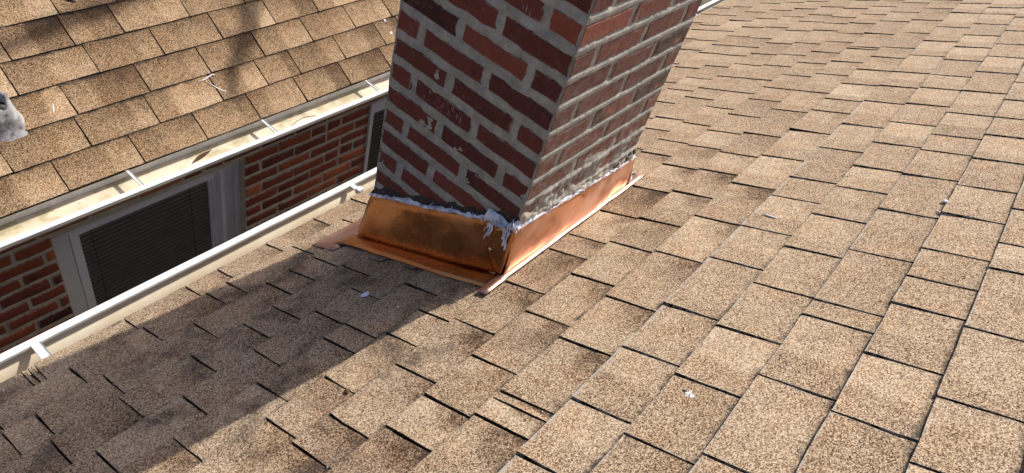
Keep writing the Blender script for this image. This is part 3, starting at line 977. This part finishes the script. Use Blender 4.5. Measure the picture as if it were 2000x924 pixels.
# bricks
rng = random.Random(33)
CN = .0683
fieldV = (MB(), {'tone': [], 'loc': []})
cand = []
for r in range(-2, 32):
    ztop = -.943 - CN * (r + .12) - .0065
    zbot = ztop - (CN - .0145)
    zc = (ztop + zbot) / 2
    off = .592 if r % 2 == 0 else .690
    x = off - .197 * 17
    lst = []
    while x < 4.6:
        lst.append((x, x + .197)); x += .197
    for (a, b) in lst:
        segs = [(a, b)]
        for w_ in WIN:
            if w_[2] < zc < w_[3]:
                ns = []
                for (p, q_) in segs:
                    if q_ <= w_[0] or p >= w_[1]: ns.append((p, q_))
                    else:
                        if p < w_[0]: ns.append((p, w_[0] + .0045))
                        if q_ > w_[1]: ns.append((w_[1] - .0045, q_))
                segs = ns
        for (p, q_) in segs:
            if q_ - p < .03: continue
            if rng.random() < .06 and q_ - p > .15: parts = [(p, (p + q_) / 2), ((p + q_) / 2, q_)]
            else: parts = [(p, q_)]
            for (p_, q2) in parts:
                cand.append((vis_size(wallP((p_ + q2) / 2, 0, zc)) * (q2 - p_), p_, q2, zbot, ztop))
cand.sort(key=lambda t: -t[0])
for i, (sz, p_, q2, zbot, ztop) in enumerate(cand):
    tv = min(.95, max(.05, rng.gauss(.52, .22)))
    pr = rng.uniform(-.003, .002)
    yd = .10
    a = (p_ + .0048 * rng.uniform(.6, 1.5), pr - .002, zbot + rng.uniform(-.002, .002)); b = (q2 - .0048 * rng.uniform(.6, 1.5), yd, ztop + rng.uniform(-.002, .002))
    V, F, E = rbox(a, b, rng, (5 if q2 - p_ > .12 else 3, 1, 3), .0034, .0030)
    V = [wallP(v.x, v.y, v.z) for v in V]
    t = (tv, rng.random() * .8, rng.random() * .8, 1)
    at = {'tone': [t] * len(V), 'loc': [(0, 0, e, 1) for e in E]}
    if i < 290 and sz > 0: obj('brick', V, F, M_brick2, wall, True, at)
    else:
        fieldV[0].add(V, F); fieldV[1]['tone'] += at['tone']; fieldV[1]['loc'] += at['loc']
o = obj('brick_field', fieldV[0].V, fieldV[0].F, M_brick2, wall, True, fieldV[1]); o['kind'] = 'stuff'

# windows
YO = 0.0
def wbox(name, a, b, mat, parent):
    a = (a[0], a[1] + YO, a[2]); b = (b[0], b[1] + YO, b[2])
    mb = MB(); mb.box(a, b); V = [wallP(v.x, v.y, v.z) for v in mb.V]
    return obj(name, V, mb.F, mat, parent)
def window(name_label, x0, x1, z0, z1, slat, casing, pitch, lw, rw):
    root = wbox('window', (x0 + .001, .150, z0), (x1 - .001, .158, z1), M_dark, nb)
    tag(root, name_label)
    c = casing
    # outer capping (brick mould)
    wbox('capping', (x0 + .001, .034, z0 + .001), (x0 + c, .075, z1 - .001), M_capping, root)
    wbox('capping', (x1 - .020, .040, z0 + .001), (x1 - .001, .075, z1 - .001), M_capping, root)
    wbox('head', (x0 + c + .0005, .036, z1 - .045), (x1 - .0205, .074, z1 - .001), M_capping, root)
    # bead + frame, stepping back to the glass
    wbox('frame', (x0 + c + .0005, .050, z0 + .002), (x0 + c + .008, .085, z1 - .046), M_frame, root)
    wbox('frame', (x0 + c + .0085, .062, z0 + .002), (x0 + c + .018, .10, z1 - .047), M_capping, root)
    wbox('sash', (x0 + c + .0185, .055, z0 + .003), (x0 + c + .018 + lw, .115, z1 - .092), M_frame, root)
    wbox('frame', (x1 - .075, .066, z0 + .002), (x1 - .0205, .10, z1 - .047), M_capping, root)
    wbox('frame', (x1 - .095, .052, z0 + .002), (x1 - .0755, .11, z1 - .047), M_frame, root)
    wbox('sash', (x1 - .122, .078, z0 + .003), (x1 - .0955, .118, z1 - .047), M_frame, root)
    wbox('sash', (x1 - .122 - rw, .086, z0 + .003), (x1 - .1225, .120, z1 - .092), M_frame, root)
    wbox('sash', (x0 + c + .0185, .058, z1 - .0915), (x1 - .1225, .118, z1 - .0475), M_frame, root)
    gx0, gx1 = x0 + c + .018 + lw + .0005, x1 - .122 - rw - .0005
    zt_ = z1 - .0925
    mb = MB(); V = [wallP(gx0, .101 + YO, z0), wallP(gx1, .101 + YO, z0), wallP(gx1, .101 + YO, zt_), wallP(gx0, .101 + YO, zt_)]
    obj('pane', V, [(0, 1, 2, 3)], M_glass, root)
    z = zt_ - .008
    sh = None
    while z > z0 + .02:
        if sh is None:
            V = []
            for (yy, dz) in ((.108, .0), (.1105, .0045), (.1125, .009), (.114, .0135)):
                V += [wallP(gx0, yy + YO, dz), wallP(gx1, yy + YO, dz)]
            cxy = wallP((gx0 + gx1) / 2, .135 + YO, 0)
            me = mesh_of('slat', [v - cxy for v in V], [(0, 1, 3, 2), (2, 3, 5, 4), (4, 5, 7, 6)], slat, True)
            sh = (me, cxy)
        o = bpy.data.objects.new('slat', sh[0])
        put(o, root, Matrix.Translation(sh[1] + Vector((0, 0, z - .014))))
        z -= pitch
    return root
window('shaded white window with closed dark blind slats', *WIN[0], M_slat, .062, .0245, .034, .012)
YO = -.046
window('shaded window with grey slats next to the chimney', *WIN[1], M_slat2, .024, .026, .0, .012)
YO = 0.0
for x in (-.27, .18):
    w_ = bpy.data.objects.get('window')
    wbox('ladder_cord', (x, .1050, -2.0), (x + .002, .1060, -1.07), M_dark, w_)

# ------------------------------------------------------------------ vent boot on the neighbour roof
vp = P2(-.432, .300, 0)
vent = thing('vent_pipe', 'stubby vent pipe wrapped in grey white sealant at the left edge of the golden roof', 'vent pipe', vp)
V = []; F = []; nr, na = 9, 26
prof = [(.088, .004), (.078, .012), (.070, .022), (.062, .040), (.052, .065), (.044, .088), (.036, .098), (.026, .098), (.022, .085), (.021, .05)]
for j, (r, h) in enumerate(prof):
    for i in range(na):
        an = 2 * math.pi * i / na
        rr = .8 * r * (1 + .16 * fbm((math.cos(an), math.sin(an), h * 4), 1.6, 3) * (1 if j < 7 else .3))
        V.append(FR2[1] * math.cos(an) * rr + FR2[2] * math.sin(an) * rr * 1.1 + Vector((0, 0, 1)) * h * (1 + .15 * math.sin(an * 2 + 1)))
for j in range(len(prof) - 1):
    for i in range(na):
        F.append((j * na + i, j * na + (i + 1) % na, (j + 1) * na + (i + 1) % na, (j + 1) * na + i))
obj('collar', V, F, M_cement, vent, True, M=Matrix.Translation(vp))
mb = MB(); mb.tube([vp + Vector((0, 0, -.02)), vp + Vector((0, 0, .084))], .0215, 16); mb.build('pipe', M_black, vent, True)

# ------------------------------------------------------------------ small things lying about
def scrap_tube(name, label, cat, pts, r, mat, group=None, n=6):
    mb = MB(); mb.tube(pts, r, n)
    return tag(mb.build(name, mat, None, True), label, cat, group)
def blob(name, label, cat, c, ax, ay, az, rx, ry, rz, mat, seed=0, rough=.3, group=None, hole=False):
    V = []; F = []; na, nr = 14, 5
    V.append(c + az * rz)
    for j in range(1, nr + 1):
        f = j / nr * math.pi / 2
        for i in range(na):
            an = 2 * math.pi * i / na
            k_ = 1 + rough * fbm((math.cos(an) * 1.5 + seed, math.sin(an) * 1.5, j * .25), 1, 3)
            V.append(c + ax * math.cos(an) * rx * math.sin(f) * k_ + ay * math.sin(an) * ry * math.sin(f) * k_ + az * rz * math.cos(f))
    for i in range(na):
        F.append((0, 1 + i, 1 + (i + 1) % na))
        for j in range(nr - 1):
            a = 1 + j * na; F.append((a + i, a + na + i, a + na + (i + 1) % na, a + (i + 1) % na))
    return tag(obj(name, V, F, mat, None, True), label, cat, group)
X1, S1, N1 = FR1[1], FR1[2], FR1[3]
def R1(x, s, n=.0095): return X1 * x + S1 * s + N1 * (n + .0016)
blob('sealant_patch', 'round white sealant patch with a dark nail hole on the near shingles', 'sealant', R1(-.200, .616, .0062), X1, S1, N1, .015, .017, .0020, M_splat, 2, .7)
blob('nail_hole', 'dark nail hole in the middle of the white sealant patch', 'hole', R1(-.197, .610, .0080), X1, S1, N1, .0045, .005, .0012, M_black, 5, .4)
blob('heart_scrap', 'pale blue heart shaped scrap lying in the chimney shadow', 'scrap', R1(-.238, -.250, .009), X1, S1, N1, .013, .010, .004, M_blue, 1, .15)
scrap_tube('caulk_curl', 'thin white caulk curl on the sunny shingles right of the chimney', 'caulk',
           [R1(.532, .462, .009), R1(.531, .475, .011), R1(.526, .488, .011), R1(.524, .508, .0095)], [.0012, .0026, .0024, .001], M_white)
blob('grey_debris', 'long grey crumb of debris on the shingles at the right side', 'debris', R1(.69, .872, .0085), X1, S1, N1, .009, .036, .0035, M_debris, 4, .7)
blob('white_crumb', 'small white crumb on the shingle edge above the grey debris', 'debris', R1(.757, .840, .0085), X1, S1, N1, .007, .007, .005, M_white, 7, .5)
blob('dark_pebble', 'small dark pebble beside the left tip of the copper flange', 'pebble', R1(-.082, -.545, .0105), X1, S1, N1, .008, .008, .011, M_black, 3, .4)
blob('pink_chip', 'tiny pink brick chip below the copper flange', 'chip', R1(-.107, -.261, .008), X1, S1, N1, .006, .004, .004, M_pink, 6, .4)
blob('white_speck', 'tiny white speck on the shaded shingles under the flashing', 'speck', R1(-.239, -.124, .008), X1, S1, N1, .003, .003, .002, M_white, 8, .3)
blob('dark_crumb', 'small dark crumb on the shingles beyond the shadow edge', 'debris', R1(-.517, .024, .007), X1, S1, N1, .007, .006, .006, M_leaf, 9, .5)
for i, (x, s, w_, lab) in enumerate(((-.083, -.368, .032, 'larger dull grey metal step tab sticking out under the copper flange'), (-.075, -.243, .026, 'smaller dull grey metal step tab under the copper flange near the corner'))):
    V = [R1(x - .018, s - w_, .0108), R1(x - .015, s + w_ * .6, .0112), R1(x + .03, s + w_, .0118), R1(x + .03, s - w_, .0116)]
    tag(obj('step_tab', V, [(0, 1, 2, 3)], M_lead, None, False, solid=.0008), lab, 'flashing', 'grey step tabs')
def R2(x, s, n=.009): return P2(x, s, n)
X2, S2, N2 = FR2[1], FR2[2], FR2[3]
scrap_tube('caulk_strip', 'white caulk string lying along a course of the golden roof', 'caulk', [R2(.262, .231, .008), R2(.30, .236, .010), R2(.345, .247, .009), R2(.352, .240, .009)], [.001, .0024, .002, .003], M_white)
scrap_tube('caulk_strip', 'white caulk string slanting down the golden shingles', 'caulk', [R2(.305, .224, .009), R2(.322, .196, .010), R2(.345, .168, .010), R2(.357, .161, .009)], [.001, .002, .0024, .0035], M_white)
blob('caulk_dab', 'white caulk dab high beside the chimney on the golden roof', 'caulk', R2(1.337, .246, .008), X2, S2, N2, .007, .007, .004, M_white, 2)
blob('caulk_dab', 'white caulk dab low beside the chimney on the golden roof', 'caulk', R2(1.332, .176, .008), X2, S2, N2, .008, .008, .004, M_white, 3)
blob('caulk_dab', 'pale dab in the middle of a golden shingle above the gutter', 'caulk', R2(.695, .189, .0065), X2, S2, N2, .007, .007, .0015, M_splat, 4)
scrap_tube('white_sliver', 'short white sliver on a golden shingle near the vent pipe', 'scrap', [R2(-.263, .318, .009), R2(-.272, .30, .010), R2(-.283, .280, .009)], [.0008, .0028, .001], M_white)
blob('white_lump', 'white lump at the left end of an upper course of the golden roof', 'caulk', R2(-.264, .642, .006), X2, S2, N2, .012, .010, .006, M_white, 5)
scrap_tube('black_strap', 'black strap end lying at the top of the golden roof', 'strap', [R2(-.03, .70, .012), R2(-.008, .682, .014), R2(.008, .668, .012)], [.007, .006, .003], M_black)
# leaf and twig in the far gutter
lp = flip_(.10) + Vector((0, .030, -.022))
V = []; F = []
for i in range(9):
    f = i / 8
    w_ = .011 * math.sin(math.pi * min(1, f * 1.05)) + .001
    c = lp + Vector((-.05 + .10 * f, .012 + .014 * f, .010 + .020 * f * f))
    V += [c + Vector((0, -w_, w_ * .7)), c, c + Vector((0, w_, w_ * .6))]
for i in range(8):
    a = i * 3
    F += [(a, a + 3, a + 4, a + 1), (a + 1, a + 4, a + 5, a + 2)]
tag(obj('dry_leaf', V, F, M_leaf, None, True, solid=.0006), 'curled dark brown leaf in the far gutter above the window', 'leaf')
pts = []
for i in range(9):
    f = i / 8; x = .50 + .16 * f
    pts.append(flip_(x) + Vector((0, .020 + .022 * math.sin(f * 2.6), -.012 + .01 * math.sin(f * 3))))
scrap_tube('thin_twig', 'thin bent twig in the far gutter over the brick wall', 'twig', pts, .0018, M_wood)
pts = []
for i in range(9):
    f = i / 8; p = nlip(3.12)
    pts.append(p + Vector((.05 * f, -.01 - .075 * f, -.03 + .02 * math.sin(f * 5))))
scrap_tube('thin_wire', 'thin wire hanging in the near gutter behind the chimney', 'wire', pts, .0015, M_wood)

# ------------------------------------------------------------------ bare tree beyond the houses (its boughs shade the golden roof)
tree = thing('bare_tree', 'leafless tree standing beyond the two houses, its boughs shading the golden roof', 'tree', (8.4, 2.2, -4.6))
base = Vector((8.4, 2.2, -4.6))
mb = MB()
tp = [base, base + Vector((.05, 0, 2)), base + Vector((-.1, .05, 4)), base + Vector((-.15, 0, 6)), base + Vector((0, .1, 8)), base + Vector((.2, .2, 10))]
mb.tube(tp, [.24, .19, .16, .13, .09, .04], 12)
mb.build('trunk', M_bark, tree, True)
def shadow_pt(x, s, t): return P2(x, s, 0) + sun_dir * t
b1 = [shadow_pt(*q_) for q_ in ((.78, .95, 5.9), (.72, .62, 5.7), (.66, .46, 5.6), (.56, .34, 5.5), (.42, .23, 5.5), (.36, .12, 5.4))]
b2 = [shadow_pt(*q_) for q_ in ((.62, .80, 6.3), (.36, .69, 6.1), (.10, .625, 6.0), (-.14, .595, 5.9), (-.40, .53, 5.8))]
j = tp[4]
for nm, br, r in (('bough', [j, (j + b1[0]) / 2 + Vector((0, .1, .4))] + b1, [.09, .08, .065, .055, .046, .040, .032, .016]), ('bough', [tp[3] + Vector((0, 0, 1.2)), (tp[4] + b2[0]) / 2 + Vector((0, .25, .3))] + b2, [.07, .06, .046, .042, .040, .036, .024])):
    mb = MB(); mb.tube(br, r, 8); o = mb.build(nm, M_bark, tree, True)
rg = random.Random(4)
for i in range(9):
    z = rg.uniform(5.5, 10); a = rg.uniform(-.9, 1.9); ln = rg.uniform(1.2, 2.4)
    s0 = base + Vector((0, .05, z)); d_ = Vector((math.cos(a), abs(math.sin(a)) + .1, .55))
    pts = [s0]
    for q_ in range(5): pts.append(pts[-1] + d_ * ln / 5 + Vector((rg.uniform(-.1, .1), rg.uniform(-.1, .1), rg.uniform(-.05, .12))))
    mb = MB(); mb.tube(pts, [.05, .04, .03, .02, .013, .006], 7); mb.build('bough', M_bark, tree, True)
for (b_, i0) in ((b1, 2), (b1, 3), (b2, 2)):
    mb = MB(); s0 = b_[i0]; mb.tube([s0, s0 + Vector((-.12, .12, .16)), s0 + Vector((-.2, .3, .3))], [.010, .007, .003], 6); mb.build('twig', M_bark, tree, True)

# loose granules and crumbs washed along the course edges
mb = MB(); rg = random.Random(77)
for i in range(420):
    x = rg.uniform(-1.0, 2.4); kk = rg.randrange(1, 14)
    sq = bound(kk, x) - abs(rg.gauss(0, .012)) - .002 if rg.random() < .6 else rg.uniform(-.7, 1.0)
    c = R1(x, sq, .0075); r = rg.uniform(.0012, .0032)
    a1 = rg.uniform(0, 6)
    V = [c + X1 * math.cos(a1 + q_ * 2.1) * r * rg.uniform(.7, 1.4) + S1 * math.sin(a1 + q_ * 2.1) * r * rg.uniform(.7, 1.4) for q_ in range(3)] + [c + N1 * r * 1.1]
    mb.add(V, [(0, 1, 3), (1, 2, 3), (2, 0, 3)])
o = mb.build('roof_grit', M_debris); tag(o, 'loose grey grit and crumbs scattered over the near shingles', 'grit', kind='stuff')
